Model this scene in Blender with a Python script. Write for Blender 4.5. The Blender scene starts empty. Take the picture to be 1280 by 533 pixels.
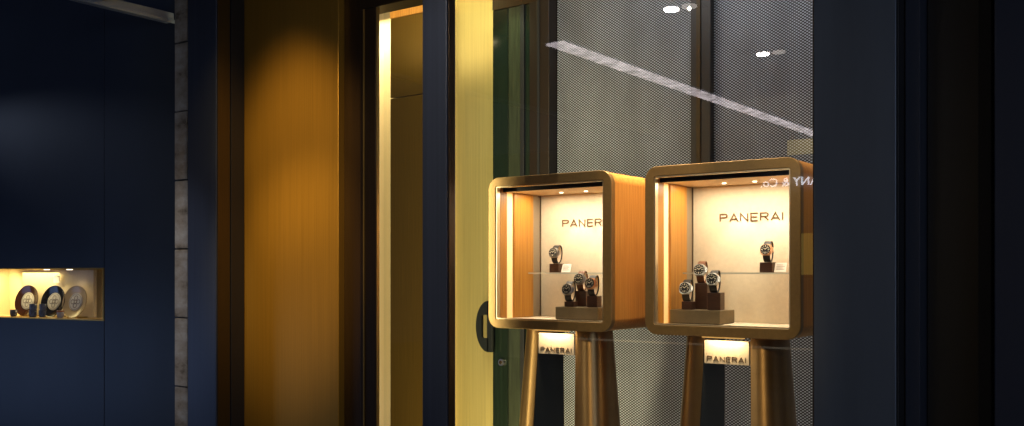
import bpy, bmesh, math, random
from mathutils import Vector, Matrix
R = math.radians
random.seed(7)
S = bpy.context.scene
COL = S.collection

# ------------------------------------------------------------------ camera
F = 1210.0 / 1280.0
YAW = R(35.8)
EYE = 1.5
cam_d = bpy.data.cameras.new("camera"); cam = bpy.data.objects.new("camera", cam_d); COL.objects.link(cam)
cam_d.sensor_width = 36; cam_d.lens = 36 * F; cam_d.sensor_fit = 'HORIZONTAL'
cam_d.shift_y = 74.5 / 1280.0
cam_d.clip_start = 0.05; cam_d.clip_end = 200
cam.location = (0, 0, EYE); cam.rotation_euler = (R(90), 0, YAW)
S.camera = cam

# ------------------------------------------------------------------ world, exposure
w = bpy.data.worlds.new("World"); S.world = w; w.use_nodes = True
bg = w.node_tree.nodes['Background']; bg.inputs['Color'].default_value = (0.35, 0.45, 0.8, 1); bg.inputs['Strength'].default_value = 0.05
S.view_settings.view_transform = 'Standard'; S.view_settings.look = 'None'
S.view_settings.exposure = 0; S.view_settings.gamma = 1
S.cycles.use_denoising = True; S.cycles.max_bounces = 8; S.cycles.sample_clamp_indirect = 4
S.cycles.caustics_reflective = False; S.cycles.caustics_refractive = False

def lamp(name, kind, loc, energy, color, target=None, size=0.1, size_y=None, spot=60, blend=0.5, spread=None, parent=None):
    d = bpy.data.lights.new(name, kind); d.energy = energy; d.color = color
    if kind == 'AREA':
        d.shape = 'RECTANGLE' if size_y else 'SQUARE'; d.size = size
        if size_y: d.size_y = size_y
        if spread: d.spread = R(spread)
    else:
        d.shadow_soft_size = size
    if kind == 'SPOT': d.spot_size = R(spot); d.spot_blend = blend
    o = bpy.data.objects.new(name, d); COL.objects.link(o); o.location = loc
    if target is not None:
        o.rotation_euler = (Vector(target) - Vector(loc)).to_track_quat('-Z', 'Y').to_euler()
    if parent:
        o.parent = parent; o.location = Vector(loc) - parent.location
    return o
WARM = (1, .72, .40); CREAM = (1, .83, .60); COOL = (.45, .62, 1); NEUT = (1, .95, .93)

# mall light: dim, cool
lamp('mall_fill', 'AREA', (3.2, -1.0, 2.9), 120, (.62, .74, 1), (-1.5, 2.9, 1.2), 3, 3)
lamp('mall_fill', 'AREA', (-7.5, 1.2, .7), 7.5, (.34, .52, 1), (-5.9, 3.4, .5), 1.8, 1.0)  # added low blue fill for the foot of the lacquered wall
lamp('mall_spot', 'SPOT', (-8.6, 2.15, 3.05), 30, (.6, .72, 1), (-5.3, 3.4, 2.0), .03, spot=20, blend=1)

# ------------------------------------------------------------------ view helpers (the plan was measured from sight lines)
cs, sn = math.cos(YAW), math.sin(YAW)
def ray(px):
    u = (px - 640) / 1210.0
    return (-sn + cs * u, cs + sn * u)
def PX(px, Y):
    a, b = ray(px); return a / b * Y
def PZ(px, py, Y):
    a, b = ray(px); return EYE + (341 - py) / 1210.0 * (Y / b)

# ------------------------------------------------------------------ object helpers
def tag(o, label=None, cat=None, group=None, kind=None):
    if label: o['label'] = label
    if cat: o['category'] = cat
    if group: o['group'] = group
    if kind: o['kind'] = kind
    return o
def thing(name, label, cat, loc=(0, 0, 0), rz=0, group=None):
    o = bpy.data.objects.new(name, None); COL.objects.link(o)
    o.location = loc; o.rotation_euler = (0, 0, rz); o.empty_display_size = .05
    return tag(o, label, cat, group)
def obj(name, bm, m, parent=None, smooth=False, world=True):
    """link a bmesh as ONE object. world=True: verts are in world space, re-based on the parent's root empty"""
    off = Vector((0, 0, 0)); p = parent
    if world:
        while p is not None: off += p.location; p = p.parent
        if parent is None and len(bm.verts):
            xs = [v.co for v in bm.verts]
            off = Vector(((min(v.x for v in xs) + max(v.x for v in xs)) / 2, (min(v.y for v in xs) + max(v.y for v in xs)) / 2, min(v.z for v in xs)))
        bmesh.ops.translate(bm, verts=bm.verts, vec=-off)
    bmesh.ops.recalc_face_normals(bm, faces=bm.faces)
    me = bpy.data.meshes.new(name); bm.to_mesh(me); bm.free()
    if smooth:
        for f in me.polygons: f.use_smooth = True
        try: me.set_sharp_from_angle(angle=R(38))
        except Exception: pass
    if m: me.materials.append(m)
    o = bpy.data.objects.new(name, me); COL.objects.link(o)
    if world and parent is None: o.location = off
    o.parent = parent
    return o
def BM(): return bmesh.new()
def bx(bm, x0, x1, y0, y1, z0, z1, bev=0.0, seg=2):
    r = bmesh.ops.create_cube(bm, size=1)
    vs = r['verts']
    for v in vs:
        v.co = Vector(((x0 + x1) / 2 + v.co.x * (x1 - x0), (y0 + y1) / 2 + v.co.y * (y1 - y0), (z0 + z1) / 2 + v.co.z * (z1 - z0)))
    if bev:
        es = list({e for v in vs for e in v.link_edges})
        bmesh.ops.bevel(bm, geom=es, offset=bev, segments=seg, affect='EDGES', profile=.5)
    return bm
def box(x0, x1, y0, y1, z0, z1, bev=0.0): return bx(BM(), x0, x1, y0, y1, z0, z1, bev)
def rrect(w, h, r, n=8):
    """rounded rectangle centred at 0, CCW in the XZ plane"""
    pts = []
    for (cx, cz, a0) in ((w/2-r, h/2-r, 0), (-w/2+r, h/2-r, 90), (-w/2+r, -h/2+r, 180), (w/2-r, -h/2+r, 270)):
        for k in range(n + 1):
            a = R(a0 + 90 * k / n); pts.append((cx + r * math.cos(a), cz + r * math.sin(a)))
    return pts
def ring(bm, outer, inner, y0, y1, c=(0, 0)):
    n = len(outer)
    L = [[bm.verts.new((p[0] + c[0], y, p[1] + c[1])) for p in pts] for pts, y in ((outer, y0), (outer, y1), (inner, y1), (inner, y0))]
    for k in range(4):
        A, B = L[k], L[(k + 1) % 4]
        for i in range(n): bm.faces.new((A[i], A[(i+1) % n], B[(i+1) % n], B[i]))
    return bm
def cyl(bm, c, r, h, axis='Z', n=24, r2=None):
    m = Matrix.Translation(c) @ {'Z': Matrix.Identity(4), 'Y': Matrix.Rotation(R(90), 4, 'X'), 'X': Matrix.Rotation(R(90), 4, 'Y')}[axis]
    bmesh.ops.create_cone(bm, cap_ends=True, segments=n, radius1=r, radius2=r if r2 is None else r2, depth=h, matrix=m)
    return bm
def loft(bm, loops, cap=True, closed=True):
    V = [[bm.verts.new(p) for p in l] for l in loops]; n = len(loops[0])
    for A, B in zip(V, V[1:]):
        for i in range(n if closed else n - 1): bm.faces.new((A[i], A[(i+1) % n], B[(i+1) % n], B[i]))
    if cap and closed:
        bm.faces.new(V[0][::-1]); bm.faces.new(V[-1])
    return bm
def text_mesh(name, body, m, parent, center, capw, caph, depth=.002, rot=(R(90), 0, 0), spacing=1.0, mirror_local=False, shear=0):
    cu = bpy.data.curves.new(name, 'FONT'); cu.body = body; cu.align_x = 'CENTER'; cu.align_y = 'CENTER'
    cu.space_character = spacing; cu.extrude = 0.5; cu.offset = shear
    t = bpy.data.objects.new('tmp', cu); COL.objects.link(t)
    bpy.context.view_layer.update()
    me = bpy.data.meshes.new_from_object(t.evaluated_get(bpy.context.evaluated_depsgraph_get()))
    bpy.data.objects.remove(t)
    xs = [v.co.x for v in me.vertices]; ys = [v.co.y for v in me.vertices]
    cx, cy = (min(xs)+max(xs))/2, (min(ys)+max(ys))/2
    sx, sy = capw / (max(xs)-min(xs)), caph / (max(ys)-min(ys))
    M = Matrix.Rotation(rot[2], 4, 'Z') @ Matrix.Rotation(rot[0], 4, 'X')
    for v in me.vertices:
        v.co = M @ Vector(((v.co.x-cx)*sx, (v.co.y-cy)*sy, v.co.z*depth))
    me.name = name; me.materials.clear(); me.materials.append(m)
    o = bpy.data.objects.new(name, me); COL.objects.link(o)
    off = Vector((0, 0, 0)); p = parent
    while p is not None: off += p.location; p = p.parent
    o.location = Vector(center) - off; o.parent = parent
    return o

STROKES = {
 'P': ([(0,0),(0,1),(.62,1),(.80,.93),(.86,.77),(.80,.60),(.62,.53),(.02,.53)],), 'A': ([(0,0),(.48,1),(.96,0)], [(.16,.30),(.80,.30)]),
 'N': ([(0,0),(0,1),(.84,0),(.84,1)],), 'E': ([(.78,0),(0,0),(0,1),(.78,1)], [(0,.51),(.72,.51)]),
 'R': ([(0,0),(0,1),(.62,1),(.80,.93),(.86,.77),(.80,.60),(.62,.53),(.02,.53)], [(.48,.53),(.90,0)]), 'I': ([(0,0),(0,1)],)}
ADV = {'P': 1.06, 'A': 1.16, 'N': 1.10, 'E': 1.0, 'R': 1.10, 'I': .2}
def stroke_text(name, body, m, parent, center, w_, h_, depth, th=.13):
    tot = sum(ADV[c] for c in body) + .12 * (len(body) - 1) - (ADV[body[-1]] - .0)
    sx = w_ / tot; bm = BM(); x = 0; lay = 0
    for c in body:
        for si, pl in enumerate(STROKES[c]):
            # offset polyline in real units, mitred
            P = [Vector((x * sx + p[0] * sx, (p[1] * (1 - th) + th / 2) * h_)) for p in pl]
            hw = th * h_ / 2; Lp, Rp = [], []
            for i, p in enumerate(P):
                d0 = (P[i] - P[i-1]).normalized() if i else None; d1 = (P[i+1] - P[i]).normalized() if i < len(P) - 1 else None
                if d0 is None or d1 is None:
                    d = d1 or d0; nn = Vector((-d.y, d.x)) * hw
                else:
                    n0, n1 = Vector((-d0.y, d0.x)), Vector((-d1.y, d1.x)); mm = (n0 + n1).normalized(); nn = mm * min(hw / max(.3, mm.dot(n0)), hw * 2.2)
                Lp.append(p + nn); Rp.append(p - nn)
            poly = Lp + Rp[::-1]; dd = depth * (1 + .15 * si)
            off = Vector(center) - Vector((w_ / 2, 0, h_ / 2))
            for i in range(len(P) - 1):
                q = [Lp[i], Lp[i+1], Rp[i+1], Rp[i]]
                a = [bm.verts.new((off.x + v.x, off.y - dd, off.z + v.y)) for v in q]; b = [bm.verts.new((off.x + v.x, off.y + .001, off.z + v.y)) for v in q]
                bm.faces.new(a); bm.faces.new(b[::-1])
                for k in range(4): bm.faces.new((a[k], b[k], b[(k+1) % 4], a[(k+1) % 4]))
        x += ADV[c] + .12
    bmesh.ops.remove_doubles(bm, verts=bm.verts, dist=1e-6)
    return obj(name, bm, m, parent)

# ------------------------------------------------------------------ materials
def mat(name, color, rough=.5, metal=0.0, spec=.5, noise=None, nscale=(1, 1, 1), namt=.25, bump=0.0, bscale=None, emit=None, estr=0, aniso=0, ramp=None, rvar=0.0, coat=0):
    m = bpy.data.materials.new(name); m.use_nodes = True; nt = m.node_tree; N = nt.nodes; L = nt.links
    b = N['Principled BSDF']
    b.inputs['Base Color'].default_value = (*color, 1); b.inputs['Roughness'].default_value = rough
    b.inputs['Metallic'].default_value = metal; b.inputs['Specular IOR Level'].default_value = spec
    b.inputs['Coat Weight'].default_value = coat
    if emit: b.inputs['Emission Color'].default_value = (*emit, 1); b.inputs['Emission Strength'].default_value = estr
    if noise:
        tc = N.new('ShaderNodeTexCoord'); mp = N.new('ShaderNodeMapping'); mp.inputs['Scale'].default_value = nscale
        nz = N.new('ShaderNodeTexNoise'); nz.inputs['Scale'].default_value = noise; nz.inputs['Detail'].default_value = 6; nz.inputs['Roughness'].default_value = .6
        L.new(tc.outputs['Object'], mp.inputs['Vector']); L.new(mp.outputs['Vector'], nz.inputs['Vector'])
        cr = N.new('ShaderNodeValToRGB'); e = cr.color_ramp.elements
        if ramp:
            while len(e) > 2: e.remove(e[-1])
            e[0].position, e[0].color = ramp[0][0], (*ramp[0][1], 1); e[1].position, e[1].color = ramp[-1][0], (*ramp[-1][1], 1)
            for p, c in ramp[1:-1]:
                q = e.new(p); q.color = (*c, 1)
        else:
            e[0].position = .3; e[0].color = tuple(c * (1 - namt) for c in color) + (1,)
            e[1].position = .7; e[1].color = tuple(min(1, c * (1 + namt)) for c in color) + (1,)
        L.new(nz.outputs['Fac'], cr.inputs['Fac']); L.new(cr.outputs['Color'], b.inputs['Base Color'])
        if rvar:
            mr = N.new('ShaderNodeMapRange'); mr.inputs['From Min'].default_value = .3; mr.inputs['From Max'].default_value = .7
            mr.inputs['To Min'].default_value = rough - rvar; mr.inputs['To Max'].default_value = rough + rvar
            L.new(nz.outputs['Fac'], mr.inputs['Value']); L.new(mr.outputs['Result'], b.inputs['Roughness'])
        if bump:
            bp = N.new('ShaderNodeBump'); bp.inputs['Strength'].default_value = bump; bp.inputs['Distance'].default_value = .002
            L.new(nz.outputs['Fac'], bp.inputs['Height']); L.new(bp.outputs['Normal'], b.inputs['Normal'])
    return m
def glass_mat(name, tint=(1, 1, 1), rough=0.0, ior=1.5, gain=1.0):
    m = bpy.data.materials.new(name); m.use_nodes = True; nt = m.node_tree; N = nt.nodes; L = nt.links
    N.remove(N['Principled BSDF']); out = N['Material Output']
    tr = N.new('ShaderNodeBsdfTransparent'); tr.inputs['Color'].default_value = (*tint, 1)
    gl = N.new('ShaderNodeBsdfGlossy'); gl.inputs['Roughness'].default_value = rough
    fr = N.new('ShaderNodeFresnel'); fr.inputs['IOR'].default_value = ior
    mx = N.new('ShaderNodeMixShader')
    ge = N.new('ShaderNodeNewGeometry'); iv = N.new('ShaderNodeMath'); iv.operation = 'SUBTRACT'; iv.inputs[0].default_value = 1; L.new(ge.outputs['Backfacing'], iv.inputs[1])
    ml = N.new('ShaderNodeMath'); ml.operation = 'MULTIPLY'; L.new(fr.outputs[0], ml.inputs[0]); L.new(iv.outputs[0], ml.inputs[1])
    L.new(ml.outputs[0], mx.inputs[0]); L.new(tr.outputs[0], mx.inputs[1]); L.new(gl.outputs[0], mx.inputs[2]); L.new(mx.outputs[0], out.inputs['Surface'])
    return m

NAVY = mat('navy_lacquer', (.029, .037, .056), .42, 0.0, .35, noise=1.1, nscale=(1, 1, .6), namt=.18, rvar=.04, bump=.04)
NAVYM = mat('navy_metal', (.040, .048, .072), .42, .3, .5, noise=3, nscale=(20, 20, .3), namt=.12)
BLACK = mat('black_gasket', (.004, .004, .005), .6)
DARKBR = mat('dark_bronze', (.045, .025, .010), .38, .6, .5, noise=6, nscale=(30, 30, .5), namt=.2)
BRONZE = mat('brushed_bronze', (.46, .24, .030), .36, .65, .5, noise=4, nscale=(60, 60, .35), namt=.11, bump=.06, rvar=.05)
GOLDP = mat('olive_gold', (.17, .10, .016), .42, .6, .5, noise=4, nscale=(50, 50, .6), namt=.15, bump=.08)
GOLDT = mat('gold_trim', (.42, .25, .06), .35, .7, .5, noise=4, nscale=(50, 50, .6), namt=.15)
YELLOW = mat('pale_brass', (.70, .57, .22), .38, .55, .5, noise=5, nscale=(45, 45, .25), namt=.13, bump=.08)
CREAMW = mat('cream_plaster', (.75, .62, .38), .8)
CREAMB = mat('cream_fabric', (.72, .62, .47), .75, noise=60, namt=.05)
FRAME = mat('box_bronze', (.33, .20, .07), .40, .45, .5, noise=8, nscale=(6, 6, 6), namt=.10, rvar=.05)
LIP = mat('champagne_metal', (.75, .62, .42), .3, .9)
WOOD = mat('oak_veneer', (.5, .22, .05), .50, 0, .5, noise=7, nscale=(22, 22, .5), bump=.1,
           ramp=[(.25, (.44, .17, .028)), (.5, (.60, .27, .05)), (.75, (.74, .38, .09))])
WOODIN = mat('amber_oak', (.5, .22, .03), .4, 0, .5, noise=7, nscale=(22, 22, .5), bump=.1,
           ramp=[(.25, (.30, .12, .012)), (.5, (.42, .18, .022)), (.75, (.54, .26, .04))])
SOFFIT = mat('soffit_paint', (.70, .52, .32), .6)
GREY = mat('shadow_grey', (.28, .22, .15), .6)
LEGM = mat('pedestal_bronze', (.42, .26, .11), .40, .9, .5, noise=2, nscale=(1, 1, 3), namt=.12)
_b = LEGM.node_tree.nodes['Principled BSDF']; _b.inputs['Anisotropic'].default_value = .85; _b.inputs['Anisotropic Rotation'].default_value = .25
_t = LEGM.node_tree.nodes.new('ShaderNodeTangent'); _t.direction_type = 'RADIAL'; _t.axis = 'Z'; LEGM.node_tree.links.new(_t.outputs[0], _b.inputs['Tangent'])
LEGIN = mat('pedestal_inner', (.035, .045, .055), .35, .4)
LETTER = mat('letter_bronze', (.20, .12, .06), .35, .6)
WHITEL = mat('letter_white', (.9, .9, .9), .5, emit=(.9, .93, 1), estr=9.0)
PLINTH = mat('plinth_suede', (.13, .10, .055), .7, noise=40, namt=.10)
BLOCK = mat('block_walnut', (.050, .020, .010), .4, noise=10, nscale=(3, 3, 20), namt=.3)
STEEL = mat('steel', (.40, .39, .38), .32, 1.0)
ROSE = mat('rose_gold', (.55, .30, .17), .3, 1.0)
DIAL = mat('watch_dial', (.006, .006, .007), .45, spec=.2)
MARK = mat('dial_marks', (.8, .75, .6), .5)
STRAPK = mat('strap_black', (.012, .011, .011), .55)
STRAPB = mat('strap_brown', (.13, .045, .015), .55)
CUFF = mat('cuff_cream', (.72, .60, .45), .5)
CARD = mat('card_white', (.8, .76, .68), .6)
GLASS = glass_mat('window_glass', (.97, .98, .97), 0, 1.75)
SHELFG = glass_mat('shelf_glass', (.99, 1, .99), 0, 1.2)
SHELFE = mat('shelf_edge', (.75, .78, .70), .15, .3)
DGREEN = mat('door_green', (.010, .017, .011), .12, 0, .6, noise=3, nscale=(25, 25, .6), namt=.25)
LGREEN = mat('door_green_light', (.035, .042, .024), .25, 0.1, .5, noise=4, nscale=(30, 30, 1.2), namt=.35)
STONE = mat('travertine', (.3, .28, .25), .75, noise=9, nscale=(1, 1, 1.8), bump=.8,
            ramp=[(.30, (.10, .075, .045)), (.42, (.26, .215, .155)), (.6, (.37, .33, .27)), (.8, (.50, .47, .42))])
CEIL = mat('mall_ceiling', (.16, .15, .16), .7)
FLOORM = mat('mall_floor', (.10, .11, .13), .22, noise=2, namt=.15)
IFLOOR = mat('shop_floor', (.22, .19, .15), .3, noise=3, namt=.15)
GLOW = mat('warm_glow', (1, .8, .5), .5, emit=(1, .52, .12), estr=.62)
LEDW = mat('lamp_white', (1, 1, 1), .5, emit=(1, .95, .9), estr=60)
LEDD = mat('lamp_dot', (1, 1, 1), .5, emit=(1, .85, .62), estr=4)
STRIP = mat('strip_light', (1, 1, 1), .5, noise=25, nscale=(1, 1, 1), namt=.3, emit=(1, .88, .91), estr=6.0)
BARM = mat('aluminium_edge', (.25, .29, .36), .4, .1)
DGOLD = mat('dark_gold', (.05, .03, .008), .4, .5, noise=4, nscale=(50, 50, .6), namt=.15)
SHADEBR = mat('shaded_bronze', (.05, .026, .008), .42, .5, noise=4, nscale=(50, 50, .6), namt=.15)
BAYBR = mat('bay_brown', (.014, .011, .009), .4)
JAMBBR = mat('jamb_brown', (.020, .012, .007), .4, .3)
SLATE = mat('slate_metal', (.072, .087, .108), .42, .2, .5, noise=2, nscale=(3, 3, .3), namt=.15)
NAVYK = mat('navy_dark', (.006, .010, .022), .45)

_n = STRIP.node_tree; _b = _n.nodes['Principled BSDF']; _z = [q for q in _n.nodes if q.type == 'TEX_NOISE'][0]
_z.inputs['Scale'].default_value = 9; _z.inputs['Detail'].default_value = 8
_m = _n.nodes.new('ShaderNodeMapRange'); _m.inputs['From Min'].default_value = .35; _m.inputs['From Max'].default_value = .65; _m.inputs['To Min'].default_value = 2.2; _m.inputs['To Max'].default_value = 7.5
_n.links.new(_z.outputs['Fac'], _m.inputs['Value']); _n.links.new(_m.outputs['Result'], _b.inputs['Emission Strength'])

def mesh_screen():
    m = bpy.data.materials.new('perforated_screen'); m.use_nodes = True; nt = m.node_tree; N = nt.nodes; L = nt.links
    b = N['Principled BSDF']; b.inputs['Roughness'].default_value = .5; b.inputs['Metallic'].default_value = .25
    tc = N.new('ShaderNodeTexCoord'); sp = N.new('ShaderNodeSeparateXYZ'); L.new(tc.outputs['Object'], sp.inputs[0])
    def mth(op, a, b_=None, v=None):
        n = N.new('ShaderNodeMath'); n.operation = op
        if isinstance(a, (int, float)): n.inputs[0].default_value = a
        else: L.new(a, n.inputs[0])
        if b_ is not None:
            if isinstance(b_, (int, float)): n.inputs[1].default_value = b_
            else: L.new(b_, n.inputs[1])
        return n.outputs[0]
    px, pz = 2 * math.pi / .0122, 2 * math.pi / .0125
    cxn = mth('COSINE', mth('MULTIPLY', sp.outputs['X'], px)); czn = mth('COSINE', mth('MULTIPLY', sp.outputs['Z'], pz))
    pr = mth('ADD', cxn, czn)      # -2..2, staggered dots
    # staggered: cos(x)+cos(z) on 45-degree lattice
    a = mth('COSINE', mth('MULTIPLY', mth('ADD', sp.outputs['X'], mth('MULTIPLY', sp.outputs['Z'], 1.45)), px / 2 * 1.18))
    c = mth('COSINE', mth('MULTIPLY', mth('SUBTRACT', sp.outputs['X'], mth('MULTIPLY', sp.outputs['Z'], 1.45)), px / 2 * 1.18))
    s = mth('ADD', a, c)
    mr = N.new('ShaderNodeMapRange'); mr.inputs['From Min'].default_value = .0; mr.inputs['From Max'].default_value = 1.1
    L.new(s, mr.inputs['Value'])
    nz = N.new('ShaderNodeTexNoise'); nz.inputs['Scale'].default_value = 2.2; nz.inputs['Detail'].default_value = 4
    mp = N.new('ShaderNodeMapping'); mp.inputs['Scale'].default_value = (3, 1, 1.2); L.new(tc.outputs['Object'], mp.inputs['Vector']); L.new(mp.outputs[0], nz.inputs['Vector'])
    cr = N.new('ShaderNodeValToRGB'); e = cr.color_ramp.elements
    e[0].position = .35; e[0].color = (.36, .385, .43, 1); e[1].position = .65; e[1].color = (.52, .56, .63, 1)
    L.new(nz.outputs['Fac'], cr.inputs['Fac'])
    mx = N.new('ShaderNodeMix'); mx.data_type = 'RGBA'
    L.new(mr.outputs['Result'], mx.inputs[0]); mx.inputs[6].default_value = (.022, .020, .018, 1); L.new(cr.outputs['Color'], mx.inputs[7])
    L.new(mx.outputs[2], b.inputs['Base Color'])
    return m
MESH = mesh_screen()

# ================================================================== STRUCTURE
YF = 2.90      # front plane of the posts
YG = 2.96      # window glass
YM = 4.60      # perforated screen
tag(obj('floor', box(-14, 8, -10, YG - .02, -.1, 0), FLOORM), kind='structure')
tag(obj('shop_floor', box(-14, 4, YG - .02, 9, -.1, .004), IFLOOR), kind='structure')
tag(obj('ceiling', box(-4.95, 6, -8.2, YG + .05, 3.0, 3.12), CEIL), kind='structure')
tag(obj('shop_ceiling', box(-4.6, 1.5, YG + .06, 7.0, 3.34, 3.4), CREAMW), kind='structure')
tag(obj('shop_back_wall', box(-9, 1.5, 5.6, 5.7, 0, 3.34), CREAMW), kind='structure')

# ceiling trim bar running towards the facade
t = thing('ceiling_trim', 'grey aluminium trim bar on the ceiling edge above the blue wall', 'trim', (-4.98, .5, 3.0))
obj('rail', box(-5.02, -4.953, -2, 3.6, 2.975, 3.03, .006), BARM, t)
obj('lip', box(-4.952, -4.935, -2, 3.6, 2.965, 2.985, .003), BARM, t)

# ------------------------------------------------------------------ navy wall with niche (turned 9 degrees)
WX, WY = PX(226, 3.47), 3.47
wa = math.atan2(.354, 2.2)           # the wall heads left and slightly towards the viewer
wd = Vector((-math.cos(wa), -math.sin(wa), 0)); wn = Vector((math.sin(wa), -math.cos(wa), 0))   # along, outward normal
def wall_s(px):      # distance along the wall hit by the sight line px
    a, b = ray(px)
    # (WX,WY)+s*wd = k*(a,b)
    det = wd.x * (-b) + a * wd.y
    s = ((-WX) * (-b) + a * (-WY)) / det
    k = (WX + s * wd.x) / a
    return s, k
def wbox(bm, s0, s1, d0, d1, z0, z1, bev=0):
    """box in wall coordinates: s along the wall, d depth INTO the wall"""
    tmp = BM(); bx(tmp, s0, s1, d0, d1, z0, z1, bev)
    for v in tmp.verts:
        p = Vector((WX, WY, 0)) + wd * v.co.x - wn * v.co.y
        v.co = Vector((p.x, p.y, v.co.z))
    me = bpy.data.meshes.new('t'); tmp.to_mesh(me); tmp.free(); bm.from_mesh(me); bpy.data.meshes.remove(me)
    return bm
def WP(s, d, z):
    p = Vector((WX, WY, 0)) + wd * s - wn * d
    return Vector((p.x, p.y, z))
s1, k1 = wall_s(130); s0, k0 = wall_s(0)
nz1 = EYE + (341 - 335) / 1210 * k1; nz0 = EYE + (341 - 401.5) / 1210 * k1   # niche top, bottom
sR, sL = s1, s1 + 1.35
t = thing('lacquered_wall', 'dark navy lacquered shop wall with a lit display niche', 'wall', tuple(WP(1, 0, 0)))
b = BM(); wbox(b, -.25, sR - .004, 0, .12, 0, 3.6, .002); obj('wall_panel', b, NAVY, t)
b = BM(); wbox(b, sR, sL, 0, .12, nz1, 3.6, .002); wbox(b, sR, sL, 0, .12, 0, nz0, .002); obj('wall_panel', b, NAVY, t)
b = BM(); wbox(b, sL + .004, sL + 3, 0, .12, 0, 3.6, .002); obj('wall_panel', b, NAVY, t)
b = BM(); wbox(b, -.25, sL + 3, .121, .14, 0, nz0 - .02); wbox(b, -.25, sL + 3, .121, .14, nz1 + .02, 3.6); obj('seam_backing', b, BLACK, t)
ND = .34
b = BM()
wbox(b, sR - .02, sR, .005, ND, nz0 - .02, nz1 + .02); wbox(b, sL, sL + .02, .122, ND, nz0 - .02, nz1 + .02)
wbox(b, sR, sL, .122, ND, nz0 - .018, nz0 - .001); wbox(b, sR, sL, .122, ND, nz1 + .001, nz1 + .018)
wbox(b, sR - .02, sL + .02, ND, ND + .02, nz0 - .02, nz1 + .02)
nic = obj('niche_lining', b, CREAMW, t)
b = BM()
e = .006
wbox(b, sR, sR + e, -.004, .12, nz0, nz1); wbox(b, sR + e, sL, -.004, .12, nz0, nz0 + e); wbox(b, sR + e, sL, -.004, .12, nz1 - e, nz1)
obj('niche_trim', b, GOLDT, t)
# display board inside
def wall_sd(px, d):
    s, k = wall_s(px); a, b_ = ray(px)
    for j in range(900):
        kk = k + j * .001; pt = Vector((a*kk, b_*kk, 0)) - Vector((WX, WY, 0))
        if -pt.dot(wn) >= d: break
    return pt.dot(wd)
bs0, bs1 = wall_sd(117, ND - .075), wall_sd(28, ND - .075)
tt = thing('display_board', 'cream display board standing behind the plates in the niche', 'board', tuple(WP(bs0, ND - .06, nz0)))
b = BM(); wbox(b, bs0, bs1, ND - .075, ND - .05, nz0 + .001, nz1 - .012, .002); obj('board', b, CREAMB, tt)
# niche lamps
for i, (s, lab) in enumerate(((sR + .16, 'small round recessed lamp in the niche top, above the rightmost plate'), (sR + .52, 'small round recessed lamp in the niche top, over the dark plates'), (sR + .74, 'small round recessed lamp in the niche top, at the left edge of the photo'))):
    p = WP(s, .17, nz1 - .001)
    l = thing('recessed_lamp', lab, 'lamp', tuple(p), group='small lamps in the niche top')
    b = BM(); cyl(b, (p.x, p.y, p.z - .004), .026, .006); obj('rim', b, GOLDT, l)
    b = BM(); cyl(b, (p.x, p.y, p.z - .009), .018, .004); obj('bulb', b, LEDD, l)
    lamp('niche_light', 'SPOT', (p.x, p.y, p.z - .02), (.8, .5, 1.0)[i], (1, .78, .42), (p.x, p.y, 0), .01, spot=130, blend=.8)
p = WP(sR + .95, .2, nz1 - .03)
lamp('niche_light', 'AREA', tuple(p), 2.2, (1, .8, .35), (p.x, p.y, 0), .4, .2)


lamp('niche_light', 'SPOT', tuple(WP(wall_sd(4, .2), .12, nz1 - .03)), 6, (1, .82, .38), tuple(WP(wall_sd(6, .3), ND, nz0 + .1)), .02, spot=100, blend=.8)
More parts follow.
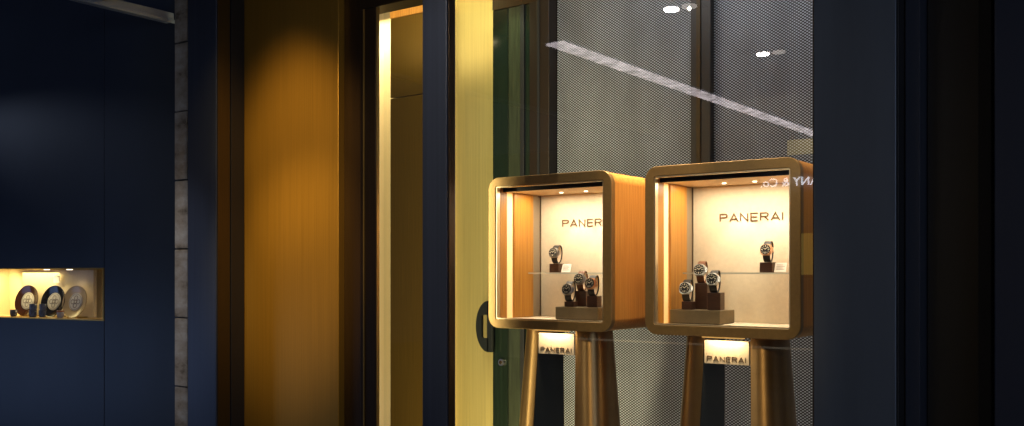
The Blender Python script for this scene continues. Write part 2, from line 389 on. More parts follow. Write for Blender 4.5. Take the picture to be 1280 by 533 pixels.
# plates
def lathe(bm, prof, n=40, M=Matrix.Identity(4)):
    loops = [[M @ Vector((r * math.cos(2*math.pi*k/n), r * math.sin(2*math.pi*k/n), z)) for k in range(n)] for r, z in prof]
    return loft(bm, loops, cap=True)
PL_D = mat('plate_brown', (.06, .022, .012), .2, coat=.3); PL_K = mat('plate_black', (.012, .012, .016), .15, coat=.3); PL_C = mat('plate_tan', (.50, .38, .22), .3, coat=.2)
PL_W = mat('plate_white', (.75, .72, .66), .25); PL_O = mat('plate_line', (.22, .18, .15), .4)
def plate(px, rim, lab, R0=.106, d=.2):
    s, k = wall_s(px)
    s += 0
    # behind the wall face: solve sight line at depth d
    a, b_ = ray(px); best = None
    for j in range(400):
        kk = k + j * .002
        pt = Vector((a * kk, b_ * kk, 0)); dd = -(pt - Vector((WX, WY, 0))).dot(wn)
        if dd >= d: break
    base = Vector((pt.x, pt.y, nz0 + .002))
    t = thing('display_plate', lab, 'plate', tuple(base), math.atan2(wn.y, wn.x) + R(90) + R(3), group='plates standing in the niche')
    T = Matrix.Rotation(R(90 - 12), 4, 'X')   # face normal -> -Y, leaning back
    T = Matrix.Translation((0, 0, R0 * math.cos(R(12)))) @ T
    bm = BM(); lathe(bm, [(.001, .0), (R0*.55, .0), (R0*.62, .003), (R0*.97, .012), (R0, .015), (R0, .010), (R0*.62, -.004), (.001, -.004)], M=T)
    obj('rim', bm, rim, t, True, world=False)
    bm = BM(); lathe(bm, [(.001, .0015), (.001, .004), (R0*.55, .004), (R0*.55, .0015)], M=T); obj('centre', bm, PL_W, t, True, world=False)
    bm = BM()
    for (cx, cy, r) in ((0, .30, .15), (0, -.30, .15), (.24, 0, .15), (-.24, 0, .15), (0, 0, .12), (0, 0, .50)):
        n = 24; q = r - (.035 if r < .4 else .02)
        o_ = [(cx*R0 + r*R0*math.cos(2*math.pi*i/n), cy*R0*.8 + r*R0*math.sin(2*math.pi*i/n)) for i in range(n)]
        i_ = [(cx*R0 + q*R0*math.cos(2*math.pi*i/n), cy*R0*.8 + q*R0*math.sin(2*math.pi*i/n)) for i in range(n)]
        tmp = BM(); ring(tmp, o_, i_, -.0052, -.0042)
        for v in tmp.verts: v.co = T @ Vector((v.co.x, v.co.z, -v.co.y))
        me = bpy.data.meshes.new('t'); tmp.to_mesh(me); tmp.free(); bm.from_mesh(me)
    obj('ornament', bm, PL_O, t, world=False)
    # stand
    bm = BM(); bx(bm, -.05, .05, -.03, .05, 0, .006, .002); obj('stand', bm, GOLDT, t, world=False)
plate(35, PL_D, 'dark brown rimmed plate with white ornamental centre, left of the black plate')
plate(68, PL_K, 'black rimmed plate with white ornamental centre, between the brown and tan plates', d=.19)
plate(95, PL_C, 'pale tan plate with round ornament, rightmost in the lit niche', d=.2)
# mugs
MUGC = [mat('mug_grey', (.12, .11, .12), .3), mat('mug_blue', (.15, .17, .22), .3, noise=40, namt=.6), mat('mug_white', (.7, .6, .5), .3)]
MUGB = mat('mug_band', (.55, .16, .04), .4)
def mug(px, m, lab, h=.05, r=.025, d=.08, z=0):
    s, k = wall_s(px); a, b_ = ray(px)
    for j in range(400):
        kk = k + j * .002; pt = Vector((a*kk, b_*kk, 0))
        if -(pt - Vector((WX, WY, 0))).dot(wn) >= d: break
    t = thing('cup', lab, 'cup', (pt.x, pt.y, nz0 + .006 + z), group='small cups in the niche')
    bm = BM(); lathe(bm, [(r*.8, 0), (r, h*.3), (r, h), (r*.9, h), (r*.88, h*.3), (r*.5, .006)], 24); obj('bowl', bm, m, t, True, world=False)
    bm = BM(); ring(bm, [(r+.006+.012*math.cos(x), h*.5+.016*math.sin(x)) for x in [2*math.pi*i/16 for i in range(16)]],
                    [(r+.006+.008*math.cos(x), h*.5+.011*math.sin(x)) for x in [2*math.pi*i/16 for i in range(16)]], -.004, .004); obj('handle', bm, m, t, True, world=False)
    if m is MUGC[2]:
        bm = BM(); lathe(bm, [(r+.0006, h*.78), (r+.0012, h*.8), (r+.0012, h*.97), (r+.0006, h*.98)], 24); obj('band', bm, MUGB, t, True, world=False)
mug(17, MUGC[0], 'plain dark grey cup standing alone at the left of the niche', .045, .022)
mug(41, MUGC[1], 'blue grey patterned cup, lower left of the stacked cups', .046, .025)
mug(41.5, MUGC[1], 'blue grey patterned cup stacked on the left one', .040, .024, z=.047)
mug(53, MUGC[1], 'blue grey patterned cup beside the black plate, lower right of the stack', .046, .022, d=.1)
mug(53.5, MUGC[1], 'blue grey patterned cup stacked on the right one', .040, .021, d=.1, z=.047)
mug(75.5, MUGC[2], 'small white cup with orange band in front of the tan plate', .048, .021, d=.07)
# price card holder on the board
s, k = wall_s(70)
pp = WP(wall_sd(71, ND - .1), ND - .1, 1.43)
t = thing('card_holder', 'clear card holder with white card above the black plate', 'card holder', tuple(pp), math.atan2(wn.y, wn.x) + R(90))
obj('card', bx(BM(), -.03, .03, -.004, .0, 0, .05, .001), CARD, t, world=False)
obj('clear_front', bx(BM(), -.036, .036, -.012, -.008, -.008, .058, .001), SHELFG, t, world=False)

# ------------------------------------------------------------------ stone column
x0, x1 = PX(218, 2.93), PX(234, 2.93)
t = thing('stone_column', 'narrow column of rough grey travertine blocks beside the blue post', 'column', ((x0+x1)/2, 3.1, 0))
bm = BM(); zc = PZ(226, 53, 2.93); k = .3415
z = zc - 9 * k
while z < 3.0:
    j = random.uniform(-.004, .004)
    bx(bm, x0 + j, x1 - .002, 2.93 + abs(j), 3.45, max(0, z + .003), min(2.999, z + k - .003), .004); z += k
obj('block', bm, STONE, t)
obj('mortar', box(x0 + .012, x1 - .004, 2.945, 3.45, 0, 2.99), BLACK, t)

# ------------------------------------------------------------------ posts / portal frames
def post(pxa, pxb, y1, lab, m=None, y0=YF):
    xa, xb = PX(pxa, y0), PX(pxb, y0)
    t = thing('portal_post', lab, 'post', ((xa+xb)/2, (y0+y1)/2, 0), group='navy metal posts of the shopfront')
    obj('cladding', box(xa, xb, y0, y1, 0, 2.999, .0025), m or NAVYM, t)
    return t, xa, xb
t, pa0, pa1 = post(234.5, 270, 3.10, 'wide navy metal post next to the stone column')
obj('gold_reveal', box(pa1 + .001, pa1 + .006, 2.906, 2.976, 0, 2.99, .001), DGOLD, t)
obj('gasket', box(pa1 + .001, pa1 + .010, 2.980, 3.058, 0, 2.99, .001), BLACK, t)
t, pb0, pb1 = post(528, 558, 2.956, 'slim navy metal post left of the display window')
obj('bronze_reveal', box(pb1 + .001, pb1 + .005, 2.91, 2.945, 0, 2.99, .001), DARKBR, t)
t, pc0, pc1 = post(1017, 1120, 2.968, 'broad blue grey metal post right of the display window', SLATE)
obj('edge_strip', box(pc0 - .006, pc0 - .001, 2.91, 2.955, 0, 2.99, .001), DARKBR, t)
obj('gasket', box(pc1 + .001, pc1 + .006, 2.905, 2.965, 0, 2.99, .001), BLACK, t)
# joint line high on the broad post
obj('joint', box(pc0 + .01, pc1 - .01, 2.8985, 2.902, 2.372, 2.375), BLACK, t)

# dark bay to the right
xa, xb, xc, xd = PX(1127, 2.98), PX(1150, 2.98), PX(1226, 3.06), PX(1242, 2.98)
t = thing('dark_bay', 'unlit dark window bay at the right edge beyond the broad post', 'window bay', ((xa+xd)/2, 3.05, 0))
obj('leak_filler', box(pc0 + .01, xd, 3.12, 3.16, 0, 2.99), BLACK, t)  # added black filler, stops shop light leaking past the jamb
obj('jamb', box(pc1 + .0065, xb, 2.98, 3.10, 0, 2.99, .0005), mat('bay_navy', (.018, .022, .034), .5), t)
obj('panel', box(xb + .002, xd, 3.06, 3.10, 0, 2.99, .002), BAYBR, t)
obj('mullion', box(xc, PX(1240, 3.03), 3.02, 3.058, 0, 2.99, .002), BLACK, t)
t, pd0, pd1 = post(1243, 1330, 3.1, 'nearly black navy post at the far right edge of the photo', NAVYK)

# ------------------------------------------------------------------ bronze leaf
xl, xr = pa1 + .002, PX(423, 3.06)
xs2 = PX(451, 3.09) + .03
t = thing('bronze_door', 'brushed bronze door panel lit by a downlight beside the blue post', 'door', ((xl+xr)/2, 3.08, 0))
obj('leaf', box(xl, xr, 3.06, 3.12, 0, 2.995, .003), BRONZE, t)
obj('stile', box(xr + .001, xs2, 3.095, 3.12, 0, 2.995, .001), SHADEBR, t)  # panel's darkened right edge, put in as a darker bronze strip
fx0, fx1 = PX(450, 3.0), PX(470, 3.0)
t = thing('window_frame', 'dark bronze frame around the narrow lit opening', 'frame', ((fx0+fx1)/2, 3.05, 0))
obj('jamb', box(fx0, fx1, 3.00, 3.02, 0, 2.63, .003), DARKBR, t)
obj('bead', box(fx0 + .022, fx0 + .028, 2.996, 3.0, 0, 2.63), GOLDT, t)
obj('edge', box(fx1 + .001, fx1 + .005, 3.001, 3.016, 0, 2.628), GOLDT, t)
obj('head', box(fx0, pc0, 3.00, 3.10, 2.631, 2.998, .002), DARKBR, t)
obj('pane', box(fx1 + .007, pb0 - .001, 3.04, 3.046, 0.01, 2.629), GLASS, t)

# gold panel and cream wall inside the opening
gx0 = PX(488, 4.6); gx1 = PX(545, 4.6)
gt = PZ(500, 12, 4.6)
t = thing('gold_partition', 'tall olive gold partition panel seen through the narrow opening', 'partition', ((gx0+gx1)/2, 4.65, 0))
gz = PZ(505, 121, 4.6)
obj('lower_panel', box(gx0, gx1, 4.60, 4.68, 0, gz - .003, .002), GOLDP, t)
obj('upper_panel', box(gx0, gx1, 4.60, 4.68, gz + .003, gt - .05, .002), GOLDP, t)
obj('cap', box(gx0 - .0, gx1, 4.595, 4.68, gt - .048, gt, .002), WOOD, t)
t = thing('track_rail', 'thin bronze track rail under the cream ceiling of the narrow opening', 'track rail', (PX(505, 4.5), 4.5, 3.28))
obj('rail', box(PX(480, 4.4), PX(560, 4.4), 4.38, 4.41, 3.2, 3.225, .003), GOLDT, t)
obj('cross_rail', box(PX(512, 4.0), PX(512, 4.0) + .025, 3.5, 4.37, 3.2, 3.225, .003), GOLDT, t)
t = thing('side_wall', 'bright cream wall strip inside the narrow opening', 'wall', (PX(478, 5.0), 5.0, 0))
obj('wall', box(PX(455, 5.0) - .6, PX(500, 5.0), 5.0, 5.06, 0, 3.34), CREAMW, t)

# pale brass wall, door, screen
yx0, yx1 = PX(550, 4.72), PX(622, 4.72)
t = thing('brass_wall', 'pale yellow brushed brass wall panel left of the glass door', 'wall panel', ((yx0+yx1)/2, 4.75, 0))
obj('panel', box(yx0, yx1, 4.72, 4.78, 0, 3.34, .002), YELLOW, t)

DY = 4.55
def dx(px): return PX(px, DY)
t = thing('glass_door', 'dark green glass door with bronze frame and half round pull', 'door', ((dx(616)+dx(664))/2, DY, 0))
dtop = PZ(616, 14, DY)
obj('glass_panel', box(dx(616), dx(635) - .002, DY, DY + .02, .01, dtop, .002), DGREEN, t)
obj('glass_panel', box(dx(635) + .002, dx(651), DY + .002, DY + .022, .01, dtop, .001), LGREEN, t)
obj('stile', box(dx(651) + .001, dx(656), DY - .01, DY + .03, .01, dtop, .002), BLACK, t)
obj('glass_panel', box(dx(656) + .001, dx(664), DY + .004, DY + .024, .01, dtop, .001), DGREEN, t)
obj('head_rail', box(dx(616), dx(690), DY - .005, DY + .05, dtop + .001, 3.33, .002), DARKBR, t)
obj('frame', box(dx(664) + .001, dx(674), DY - .02, DY + .04, .01, dtop, .003), JAMBBR, t)
# half round pull with slot
hc = (dx(616), DY - .045, PZ(616, 408, DY)); Rv, Rh = .150, .092
bm = BM(); n = 28
out = [(-Rh * math.sin(math.pi * k / n), Rv * math.cos(math.pi * k / n)) for k in range(n + 1)]
inn = []
for k in range(n + 1):
    sa, ca = math.sin(math.pi * k / n), math.cos(math.pi * k / n)
    q = min(.050 / max(sa, 1e-6), .068 / max(abs(ca), 1e-6)); inn.append((-q * sa, q * ca))
V = [[bm.verts.new((hc[0] + p[0] + .0, y, hc[2] + p[1])) for p in pts] for pts, y in ((out, hc[1]), (out, hc[1] + .02), (inn, hc[1] + .02), (inn, hc[1]))]
for a in range(4):
    A, B = V[a], V[(a+1) % 4]
    for i in range(n): bm.faces.new((A[i], A[i+1], B[i+1], B[i]))
hnd = obj('handle', bm, mat('pull_black', (.02, .022, .018), .35, .4), t)
bm = BM(); bx(bm, hc[0] - .010, hc[0] + .03, hc[1], hc[1] + .02, hc[2] - Rv, hc[2] + Rv, .002); obj('mounting_plate', bm, mat('plate_black_metal', (.02, .022, .018), .35, .4), hnd)
bm = BM(); cyl(bm, (dx(628), DY - .008, PZ(628, 453, DY)), .020, .016, 'Y'); lk = obj('lock', bm, STEEL, t, True)
bm = BM(); cyl(bm, (dx(628), DY - .018, PZ(628, 453, DY)), .010, .006, 'Y'); obj('keyhole_disc', bm, DARKBR, lk, True)

t = thing('mullion', 'broad dark bronze mullion between the glass door and the perforated screen', 'mullion', (dx(682), DY, 0), group='dark mullions of the inner facade')
obj('post', box(dx(674) + .002, dx(690), DY - .03, DY + .06, .01, 3.33, .003), JAMBBR, t)
obj('gasket', box(dx(675.5), dx(678.5), DY - .034, DY - .031, .01, 3.33), BLACK, t)
t = thing('mullion', 'dark mullion with a gold centre line rising behind the right display case', 'mullion', (dx(876), DY, 0), group='dark mullions of the inner facade')
obj('post', box(dx(863), dx(888), DY - .0, DY + .045, .01, 3.33, .003), mat('mullion_dark', (.03, .024, .018), .4, .3), t)
obj('gold_line', box(dx(871), dx(876), DY - .008, DY - .001, .01, 3.33, .001), DGOLD, t)

t = thing('perforated_screen', 'grey perforated metal screen panel left of the gold lined mullion', 'screen', (dx(776), YM, 0), group='perforated screen panels behind the cases')
obj('sheet', box(dx(690) + .004, dx(863) + .03, YM, YM + .01, .01, 3.33), MESH, t)
t = thing('perforated_screen', 'grey perforated metal screen panel right of the gold lined mullion', 'screen', (dx(960), YM, 0), group='perforated screen panels behind the cases')
obj('sheet', box(dx(888) - .03, -.4, YM, YM + .01, .01, 3.33), MESH, t)

# main window glass
t = thing('shop_window', 'large clear glass pane in front of the two display cases', 'window', ((pb1+pc0)/2, YG, 0))
obj('pane', box(pb1 + .006, pc0 - .007, YG, YG + .010, .01, 2.629), GLASS, t)

# ================================================================== DISPLAY CASES
CY = 3.72; BW, BH, BD = .682, .72, .44; BZ0 = 1.235; FT = .043
def make_case(cx, lab, lab_ped):
    t = thing('display_case', lab, 'display case', (cx, CY, BZ0), group='rounded bronze watch display cases')
    c = (cx, BZ0 + BH / 2)
    iw, ih = BW - 2*FT, BH - 2*FT
    O = rrect(BW, BH, .058, 10); I = rrect(iw, ih, .010, 10)
    fr = obj('front_frame', ring(BM(), O, I, CY, CY + .034, c), FRAME, t, True)
    bmod = fr.modifiers.new('bevel', 'BEVEL'); bmod.width = .0025; bmod.segments = 2; bmod.limit_method = 'ANGLE'; bmod.angle_limit = R(50)
    obj('inner_lip', ring(BM(), rrect(iw - .0005, ih - .0005, .010, 10), rrect(iw - .010, ih - .010, .006, 10), CY + .004, CY + .030, c), LIP, t, True)
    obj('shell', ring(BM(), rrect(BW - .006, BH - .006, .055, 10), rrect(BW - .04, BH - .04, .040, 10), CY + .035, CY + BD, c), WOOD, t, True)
    x0, x1 = cx - iw/2, cx + iw/2; z0, z1 = BZ0 + FT, BZ0 + BH - FT
    yb = CY + .39      # front of back panel
    obj('floor_panel', box(x0 - .014, x1 + .014, CY + .055, yb + .01, z0 - .008, z0 - .001, .001), CREAMB, t)
    obj('floor_edge', box(x0 - .014, x1 + .014, CY + .036, CY + .053, z0 - .012, z0 - .007), BLACK, t)
    sf = obj('soffit', box(x0 - .012, x1 + .012, CY + .085, yb + .01, z1 - .019, z1 - .006, .001), SOFFIT, t)
    obj('soffit_slot', box(x0 - .012, x1 + .012, CY + .036, CY + .083, z1 + .004, z1 + .012), BLACK, t)
    obj('soffit_fascia', box(x0 - .012, x1 + .012, CY + .078, CY + .0845, z1 - .020, z1 + .003, .001), BLACK, t)
    obj('back_panel', box(x0 + .0, x1 - .0, yb, yb + .012, z0, z1 - .020, .001), CREAMB, t)
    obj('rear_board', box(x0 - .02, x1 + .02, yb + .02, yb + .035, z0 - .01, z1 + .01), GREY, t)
    for s in (-1, 1):
        X = cx + s * iw/2
        def sb(a, b_, d0, d1): return sorted((X + s * a, X + s * b_)) + [CY + d0, CY + d1]
        def bb(a, b_, d0, d1, m, nm):
            q = sb(a, b_, d0, d1); obj(nm, box(q[0], q[1], q[2], q[3], z0, z1 - .021, .001), m, t)
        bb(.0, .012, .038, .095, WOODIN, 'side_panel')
        bb(.006, .014, .097, .150, GLOW, 'glow_strip')  # glow put in for the brightly lit wood of the side wall
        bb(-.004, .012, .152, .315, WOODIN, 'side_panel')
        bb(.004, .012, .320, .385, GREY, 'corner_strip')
    # letters
    stroke_text('lettering', 'PANERAI', LETTER, t, (cx - .020, yb - .0015, PZ(940, 271.5, yb)), .290, .038, .002)
    # soffit lamps
    for k, lx in enumerate((-.09, .05)):
        b = BM(); cyl(b, (cx + lx, yb - .13, z1 - .0215), .009, .004); r_ = obj('soffit_lamp', b, LEDD, t)
    for lx in (-.06, .10):
        lamp('case_spot', 'SPOT', (cx + lx, yb - .085, z1 - .028), 2.8, (1, .92, .78), (cx + lx, yb - .035, z1 - .5), .008, spot=62, blend=.5, parent=t)
    lamp('case_light', 'AREA', (cx, CY + .20, z1 - .024), 5.2, (1, .83, .60), (cx, CY + .20, z0), .5, .16, parent=t)
    # glass shelf
    zs = 1.494
    gs = thing('glass_shelf', 'thin clear glass shelf in the ' + lab_ped + ' display case', 'shelf', (cx, yb - .06, zs), group='glass shelves inside the cases')
    a, b_ = (x0 + .004, x1 - .004)
    obj('plate', box(a, b_, yb - .115, yb - .001, zs, zs + .006), SHELFG, gs)
    obj('front_edge', box(a, b_, yb - .118, yb - .1155, zs - .0005, zs + .0065), SHELFE, gs)

    # pedestal
    p = thing('pedestal', 'twin legged tapered bronze pedestal under the ' + lab_ped + ' display case', 'pedestal', (cx, CY + .2, 0), group='bronze pedestals with lit name plates')
    for s in (-1, 1):
        loops = []
        H = BZ0 - .001
        for i in range(13):
            z = H * i / 12; q = (H - z) / H     # q = 1 at floor
            xin = cx + s * (.103 + .035 * q)
            bul = .118 + .06 * q; dep = .108 + .075 * q
            yc = CY + .19
            L_ = []
            n = 28
            for k in range(n + 1):
                a_ = math.pi * k / n
                L_.append((xin + s * bul * math.sin(a_) ** .8, yc - dep * math.cos(a_), z))
            loops.append(L_)
        obj('leg', loft(BM(), loops), LEGM, p, True)
        # dark inner lining
        loops = []
        for i in range(2):
            z = H * i; q = 1 - i
            xin = cx + s * (.103 + .035 * q); dep = .102 + .075 * q; yc = CY + .19
            loops.append([(xin - s * .002, yc - dep, z), (xin - s * .002, yc + dep, z), (xin + s * .004, yc + dep, z), (xin + s * .004, yc - dep, z)])
        obj('leg_lining', loft(BM(), loops), LEGIN, p)
    zp = 1.117
    pl = obj('name_plate', box(cx - .0995, cx + .0995, CY + .075, CY + .10, zp, BZ0 - .02, .002), CREAMB, p)
    stroke_text('lettering', 'PANERAI', LETTER, pl, (cx, CY + .0735, zp + .021), .168, .023, .0015, .11)
    obj('underlight', box(cx - .09, cx + .09, CY + .03, CY + .055, BZ0 - .007, BZ0 - .002, .001), GLOW, p)
    lamp('plate_light', 'AREA', (cx, CY + .045, BZ0 - .010), .5, WARM, (cx, CY + .09, zp - .03), .17, .02, parent=p)
    return t, cx, yb, z0

# ------------------------------------------------------------------ watches
def make_watch(loc, rz, tilt, lab, strap, case, sc=1.0):
    t = thing('wristwatch', lab, 'watch', loc, rz, group='wristwatches on display')
    t.scale = (sc, sc, sc)
    T = Matrix.Translation((0, 0, .0385)) @ Matrix.Rotation(R(-tilt), 4, 'X')
    def fin(bm):
        for v in bm.verts: v.co = T @ v.co
        return bm
    # strap loop in YZ plane, width tapering away from the case
    n = 36; loops = []
    for k in range(n):
        a = 2 * math.pi * k / n          # 0 = front
        y = -.024 * math.cos(a); z = .036 * math.sin(a); wdt = .013 - .002 * (1 - math.cos(a)) / 2
        nx = Vector((0, -math.cos(a) / .021, math.sin(a) / .034)).normalized() * .0016
        c0 = Vector((0, y, z))
        loops.append([c0 + nx + Vector((-wdt, 0, 0)), c0 + nx + Vector((wdt, 0, 0)), c0 - nx + Vector((wdt, 0, 0)), c0 - nx + Vector((-wdt, 0, 0))])
    bm = BM(); loft(bm, loops + [loops[0]], cap=False); bmesh.ops.remove_doubles(bm, verts=bm.verts, dist=1e-5)
    obj('strap', fin(bm), strap, t, True, world=False)
    bm = BM(); loops = []
    for k in range(n):
        a = 2 * math.pi * k / n; c0 = Vector((0, -.0208 * math.cos(a), .0325 * math.sin(a)))
        nx = Vector((0, -math.cos(a) / .0185, math.sin(a) / .0305)).normalized() * .0012
        loops.append([c0 + nx + Vector((-.007, 0, 0)), c0 + nx + Vector((.007, 0, 0)), c0 - nx + Vector((.007, 0, 0)), c0 - nx + Vector((-.007, 0, 0))])
    loft(bm, loops + [loops[0]], cap=False); bmesh.ops.remove_doubles(bm, verts=bm.verts, dist=1e-5)
    obj('cuff', fin(bm), CUFF, t, True, world=False)
    bm = BM(); o8 = rrect(.041, .041, .014, 8)
    loft(bm, [[(p[0]*q, y, p[1]*q) for p in o8] for q, y in ((.9, -.022), (1, -.025), (1, -.031), (.92, -.0335))]); cs_ = obj('case', fin(bm), case, t, True, world=False)
    bm = BM(); cyl(bm, (0, -.035, 0), .0198, .004, 'Y', 32, .0190); obj('bezel', fin(bm), case, cs_, True, world=False)
    bm = BM(); cyl(bm, (0, -.0374, 0), .0178, .001, 'Y', 32); d = obj('dial', fin(bm), DIAL, t, True, world=False)
    bm = BM()
    for k in range(12):
        a = 2 * math.pi * k / 12; L_ = .004 if k % 3 else .006
        tmp = BM(); bx(tmp, -.0006 - (.0005 if k % 3 == 0 else 0), .0006 + (.0005 if k % 3 == 0 else 0), -.0384, -.0380, .0150 - L_, .0150)
        for v in tmp.verts: v.co = Matrix.Rotation(a, 4, 'Y') @ v.co
        me = bpy.data.meshes.new('t'); tmp.to_mesh(me); tmp.free(); bm.from_mesh(me)
    obj('markers', fin(bm), MARK, d, world=False)
    bm = BM()
    for a, L_ in ((R(-55), .008), (R(50), .012)):
        tmp = BM(); bx(tmp, -.0008, .0008, -.0392, -.0387, -.001, L_)
        for v in tmp.verts: v.co = Matrix.Rotation(a, 4, 'Y') @ v.co
        me = bpy.data.meshes.new('t'); tmp.to_mesh(me); tmp.free(); bm.from_mesh(me)
    obj('hands', fin(bm), MARK, d, world=False)
    # crown guard
    bm = BM(); n2 = 12
    arc = [(.020 + .0075 * math.sin(math.pi * k / n2), .011 * math.cos(math.pi * k / n2)) for k in range(n2 + 1)]
    loft(bm, [[(p[0], y, p[1]) for p in arc] for y in (-.032, -.025)]); obj('crown_guard', fin(bm), case, t, True, world=False)
    return t
def block(x, y, w_, d_, z0, z1, lab, rz=0):
    t = thing('watch_block', lab, 'display block', (x, y, z0), rz, group='walnut blocks under the watches')
    obj('wood', bx(BM(), -w_/2, w_/2, -d_/2, d_/2, 0, z1 - z0, .0015), BLOCK, t, world=False)
    obj('foot_pad', bx(BM(), -w_/2 + .004, w_/2 - .004, -d_/2 + .004, d_/2 - .004, -.0008, -.0001), BLACK, t, world=False)
    return t

def fill_case(cx, yb, z0, side, spec, ppx):
    # plinth
    X0 = PX(ppx[0], 3.86); X1 = X0 + .236
    t = thing('plinth', 'low brown suede plinth carrying three watches in the ' + side + ' case', 'plinth', ((X0+X1)/2, 3.94, z0), group='suede plinths inside the cases')
    pt = z0 + ppx[1]
    obj('body', box(X0, X1, 3.86, 4.02, z0 + .0005, pt, .004), PLINTH, t)
    obj('base', box(X0 + .006, X1 - .006, 3.866, 4.014, z0 - .0008, z0 + .0004), BLACK, t)
    for (px, wpx, ytop, Y, strap, case, wl, bl, rz) in spec:
        x = PX(px, Y); zt = PZ(px, ytop, Y)
        w_ = wpx / 1210 * (Y / ray(px)[1]) * 1.0
        block(x, Y, w_, w_ * .95, pt + .001, zt, bl, R(4))
        make_watch((x - .004, Y - .0, zt - .002), rz * .25, 14, wl, strap, case, 1.30)

cA = make_case(-2.483, 'bronze framed watch case with rounded corners beside the glass door', 'left')
cB = make_case(-1.6355, 'bronze framed watch case with rounded corners beside the broad blue grey post', 'right')
K, BR = STRAPK, STRAPB
fill_case(cA[1], cA[2], cA[3], 'left', [
    (714, 13, 377, 3.90, K, STEEL, 'black strapped steel watch at the left end of the left plinth', 'lowest walnut block on the left plinth', R(34)),
    (729, 15, 364, 3.97, BR, STEEL, 'brown strapped watch raised in the middle of the left plinth', 'tall walnut block in the middle of the left plinth', R(30)),
    (743, 14, 370, 3.90, K, ROSE, 'black strapped rose gold watch at the right end of the left plinth', 'medium walnut block nearest the frame on the left plinth', R(26))], (694, .060))
fill_case(cB[1], cB[2], cB[3], 'right', [
    (861, 14, 377, 3.90, K, STEEL, 'black strapped steel watch at the left end of the right plinth', 'lowest walnut block on the right plinth', R(28)),
    (879, 16, 354, 3.97, BR, STEEL, 'brown strapped watch raised highest on the right plinth', 'tallest walnut block at the middle of the right plinth', R(26)),
    (895, 17, 366, 3.90, K, STEEL, 'black strapped black dial watch at the right end of the right plinth', 'medium walnut block at the right end of the right plinth', R(24))], (837, .060))
# shelf watches
def shelf_set(px, side, yb, cardpx, strap, case):
    Y = yb - .07; x = PX(px, Y); zt = 1.5005
    block(x, Y, .056, .050, zt, zt + .044, 'walnut block on the glass shelf of the ' + side + ' case')
    make_watch((x + .002, Y, zt + .043), R(4), 12, ('%s watch standing alone on the glass shelf of the ' % ('steel and black strapped' if side == 'left' else 'rose gold and black strapped')) + side + ' case', strap, case, 1.22)
    t = thing('price_card', 'small white card on the glass shelf of the ' + side + ' case', 'card', (PX(cardpx, Y - .02), Y - .02, zt), 0, group='white cards beside the shelf watches')
    T = Matrix.Rotation(R(-22), 4, 'X')
    bm = bx(BM(), -.026, .026, -.002, .002, 0, .044, .0008)
    for v in bm.verts: v.co = T @ v.co
    obj('card', bm, CARD, t, world=False)
    bm = BM()
    for i in range(4): bx(bm, -.018, .018 - .008 * (i % 2), -.0026, -.0021, .012 + i * .007, .0136 + i * .007)
    for v in bm.verts: v.co = T @ v.co
    obj('print', bm, PL_O, t, world=False)
    obj('strut', bx(BM(), -.004, .004, .004, .03, 0, .003), CARD, t, world=False)
shelf_set(696, 'left', cA[2], 707, K, STEEL)
shelf_set(960, 'right', cB[2], 975, K, ROSE)

# ================================================================== MALL SIDE (seen reflected in the window)
t = thing('ceiling_strip_light', 'long white strip light in the mall ceiling reflected in the window', 'strip light', (-3.44, -1, 2.99))
obj('diffuser', box(-3.505, -3.375, -6.6, .68, 2.978, 2.990), STRIP, t)
obj('housing', box(-3.53, -3.35, -6.62, .70, 2.9905, 2.999), BARM, t)
for (y, lab) in ((.985, 'twin lamp square ceiling downlight reflected at the top of the window'), (-.39, 'twin lamp square ceiling downlight reflected right of the mullion'), (2.36, 'twin lamp square ceiling downlight close to the shopfront')):
    t = thing('ceiling_downlight', lab, 'downlight', (-2.4, y, 2.99), group='square downlights in the mall ceiling')
    bm = ring(BM(), rrect(.26, .16, .004, 2), rrect(.23, .13, .004, 2), 0, .012)
    for v in bm.verts: v.co = Vector((v.co.x, v.co.z, -v.co.y))
    obj('trim', bm, DARKBR, t, world=False)
    obj('recess', bx(BM(), -.114, .114, -.064, .064, -.004, .006), BLACK, t, world=False)
    for k in (-.055, .055):
        bm = BM(); cyl(bm, (k, 0, -.012), .042, .012); obj('bulb', bm, LEDW if k < 0 else mat('lamp_dim', (1, 1, 1), .5, emit=(1, .9, .8), estr=3), t, world=False)
t = thing('smoke_detector', 'small dark round detector on the mall ceiling reflected in the window', 'detector', (PX(937, 1) * 0 - 2.55, -.32, 2.98))
obj('body', cyl(BM(), (0, 0, 0), .05, .03), DARKBR, t, world=False); obj('collar', cyl(BM(), (0, 0, .012), .065, .012), BLACK, t, world=False)
# opposite shop
t = thing('opposite_shop', 'grey shopfront across the mall with warm lit windows and white sign', 'shop', (-4.5, -8.0, 0))
obj('wall', box(-12, 6, -8.3, -8.0, 0, 3.6), mat('opposite_wall', (.20, .20, .23), .5), t)
WG = mat('opposite_window', (.8, .6, .2), .5, emit=(1, .64, .10), estr=1.0)
for i in range(4):
    xx = -4.87 + i * 1.5
    f = obj('window', box(xx, xx + 1.0, -7.999, -7.96, 1.42, 2.12, .004), DARKBR, t)
    obj('pane', box(xx + .05, xx + .95, -7.958, -7.95, 1.47, 2.07), WG, f)
obj('sign_letters', box(0, .001, 0, .001, 0, .001), WHITEL, t).name = 'sign_mount'
sy = 2.83
text_mesh('sign_letters', 'TIFFANY & Co.', WHITEL, t, (-4.83, -7.94, sy), 1.20, .125, .01, rot=(R(90), 0, R(180)), spacing=1.05, shear=.01)

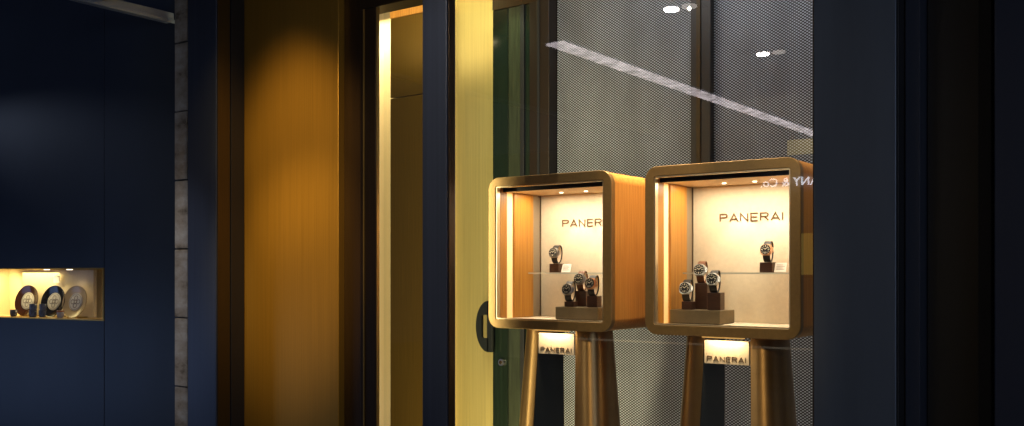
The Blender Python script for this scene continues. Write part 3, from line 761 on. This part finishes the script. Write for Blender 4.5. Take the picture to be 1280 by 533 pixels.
obj('plinth_light', box(-9, 4, -7.99, -7.97, .37, .40), mat('plinth_light_strip', (1, .9, .7), .5, emit=(1, .85, .6), estr=.5), t)
t = thing('hanging_light_box', 'small yellow light box hanging under the strip light, reflected above the right case', 'light box', (-3.46, -4.1, 2.72))
obj('panel', box(-3.63, -3.30, -4.13, -4.09, 2.74, 2.90, .003), mat('light_box_yellow', (.9, .7, .2), .5, emit=(1, .78, .25), estr=1.3), t)
obj('frame', ring(BM(), rrect(.36, .19, .004, 2), rrect(.332, .162, .004, 2), -4.135, -4.085, (-3.465, 2.82)), DARKBR, t)
obj('hanger', box(-3.47, -3.46, -4.115, -4.105, 2.916, 2.977), DARKBR, t)

# ================================================================== LAMPS OF THE SHOP, AND ADDED FILL
lamp('door_spot', 'SPOT', (-3.47, 2.66, 2.98), 34, (1, .66, .22), (-3.48, 2.78, 1.9), .05, spot=90, blend=1)
lamp('door_wash', 'SPOT', (-2.9, 1.2, 2.95), 170, (1, .68, .24), (-3.43, 3.06, 2.08), .05, spot=27, blend=1)  # spot pair added without a fixture, shapes the glow on the door
lamp('door_wash', 'SPOT', (-2.9, 1.2, 2.95), 310, (1, .68, .24), (-3.43, 3.06, 1.5), .05, spot=27, blend=1)
lamp('opening_light', 'AREA', (-4.85, 4.84, 3.28), 22, (1, .80, .42), (-4.85, 4.9, 1.0), .9, .1)
lamp('opening_light', 'AREA', (PX(488, 4.6) + .25, 4.80, 1.5), 20, (1, .80, .42), (PX(478, 5.0), 5.0, 1.5), .05, 2.9)  # added upright light behind the gold panel, evens out the cream wall
lamp('opening_light', 'AREA', (-4.2, 4.0, 3.0), 5, (1, .80, .45), (-4.2, 4.2, 3.34), .7, .2)
lamp('wall_fill', 'AREA', (-2.98, 3.5, 1.45), 30, (1, .88, .52), (-3.75, 4.72, 1.45), .09, 2.6)  # added light hidden behind the slim post, brightens the brass wall
lamp('brass_light', 'AREA', (-3.85, 4.25, 3.25), 2, (.95, 1, .58), (-3.9, 4.75, 1.6), .6, .2)
lamp('brass_light', 'AREA', (-3.5, 3.9, .25), 8, (1, .78, .32), (-3.6, 4.72, 1.2), .6, .2)
lamp('screen_wash', 'AREA', (-2.0, 3.6, 3.28), 14, (.92, .93, 1), (-2.0, 4.6, 1.6), 2.2, .25)
lamp('screen_wash', 'AREA', (-2.0, 3.9, .1), 6, (.92, .95, 1), (-2.0, 4.6, .9), 2.2, .25)
lamp('case_top', 'AREA', (-1.9, 3.95, 3.2), 11, (1, .75, .48), (-1.95, 3.95, 1.9), .3, .3, spread=55)
lamp('case_side_spot', 'SPOT', (-1.5, 3.12, 3.1), 66, (1, .68, .36), (-2.12, 4.05, 1.5), .03, spot=25, blend=.6)
lamp('door_top', 'SPOT', (-3.2, 4.25, 3.2), 12, (.85, 1, .6), (-3.28, 4.55, 2.75), .03, spot=50, blend=.8)
# the mall downlights, then spots added without a fixture
lamp('mall_beam', 'SPOT', (-2.345, .985, 2.97), 78, (1, .85, .62), (-2.0, 3.7, 1.6), .008, spot=50, blend=.6)
lamp('mall_beam', 'SPOT', (-2.40, 2.36, 2.97), 10, (.9, .92, 1), (-2.6, 2.9, 0), .04, spot=100, blend=.6)
lamp('mall_beam', 'SPOT', (-3.9, 1.0, 2.97), 62, (.9, .90, 1), (-4.2, 2.93, 1.4), .04, spot=26, blend=.8)  # added spot, brightens the stone column and wide post
lamp('mall_beam', 'SPOT', (-.55, .7, 2.97), 170, (1, .72, .40), (-2.0, 3.85, .55), .05, spot=27, blend=.7)  # added warm spot, makes the highlight on the pedestal legs
lamp('case_side_spot', 'SPOT', (-.78, 3.12, 3.1), 60, (1, .70, .34), (-1.29, 3.95, 1.6), .03, spot=26, blend=.6)
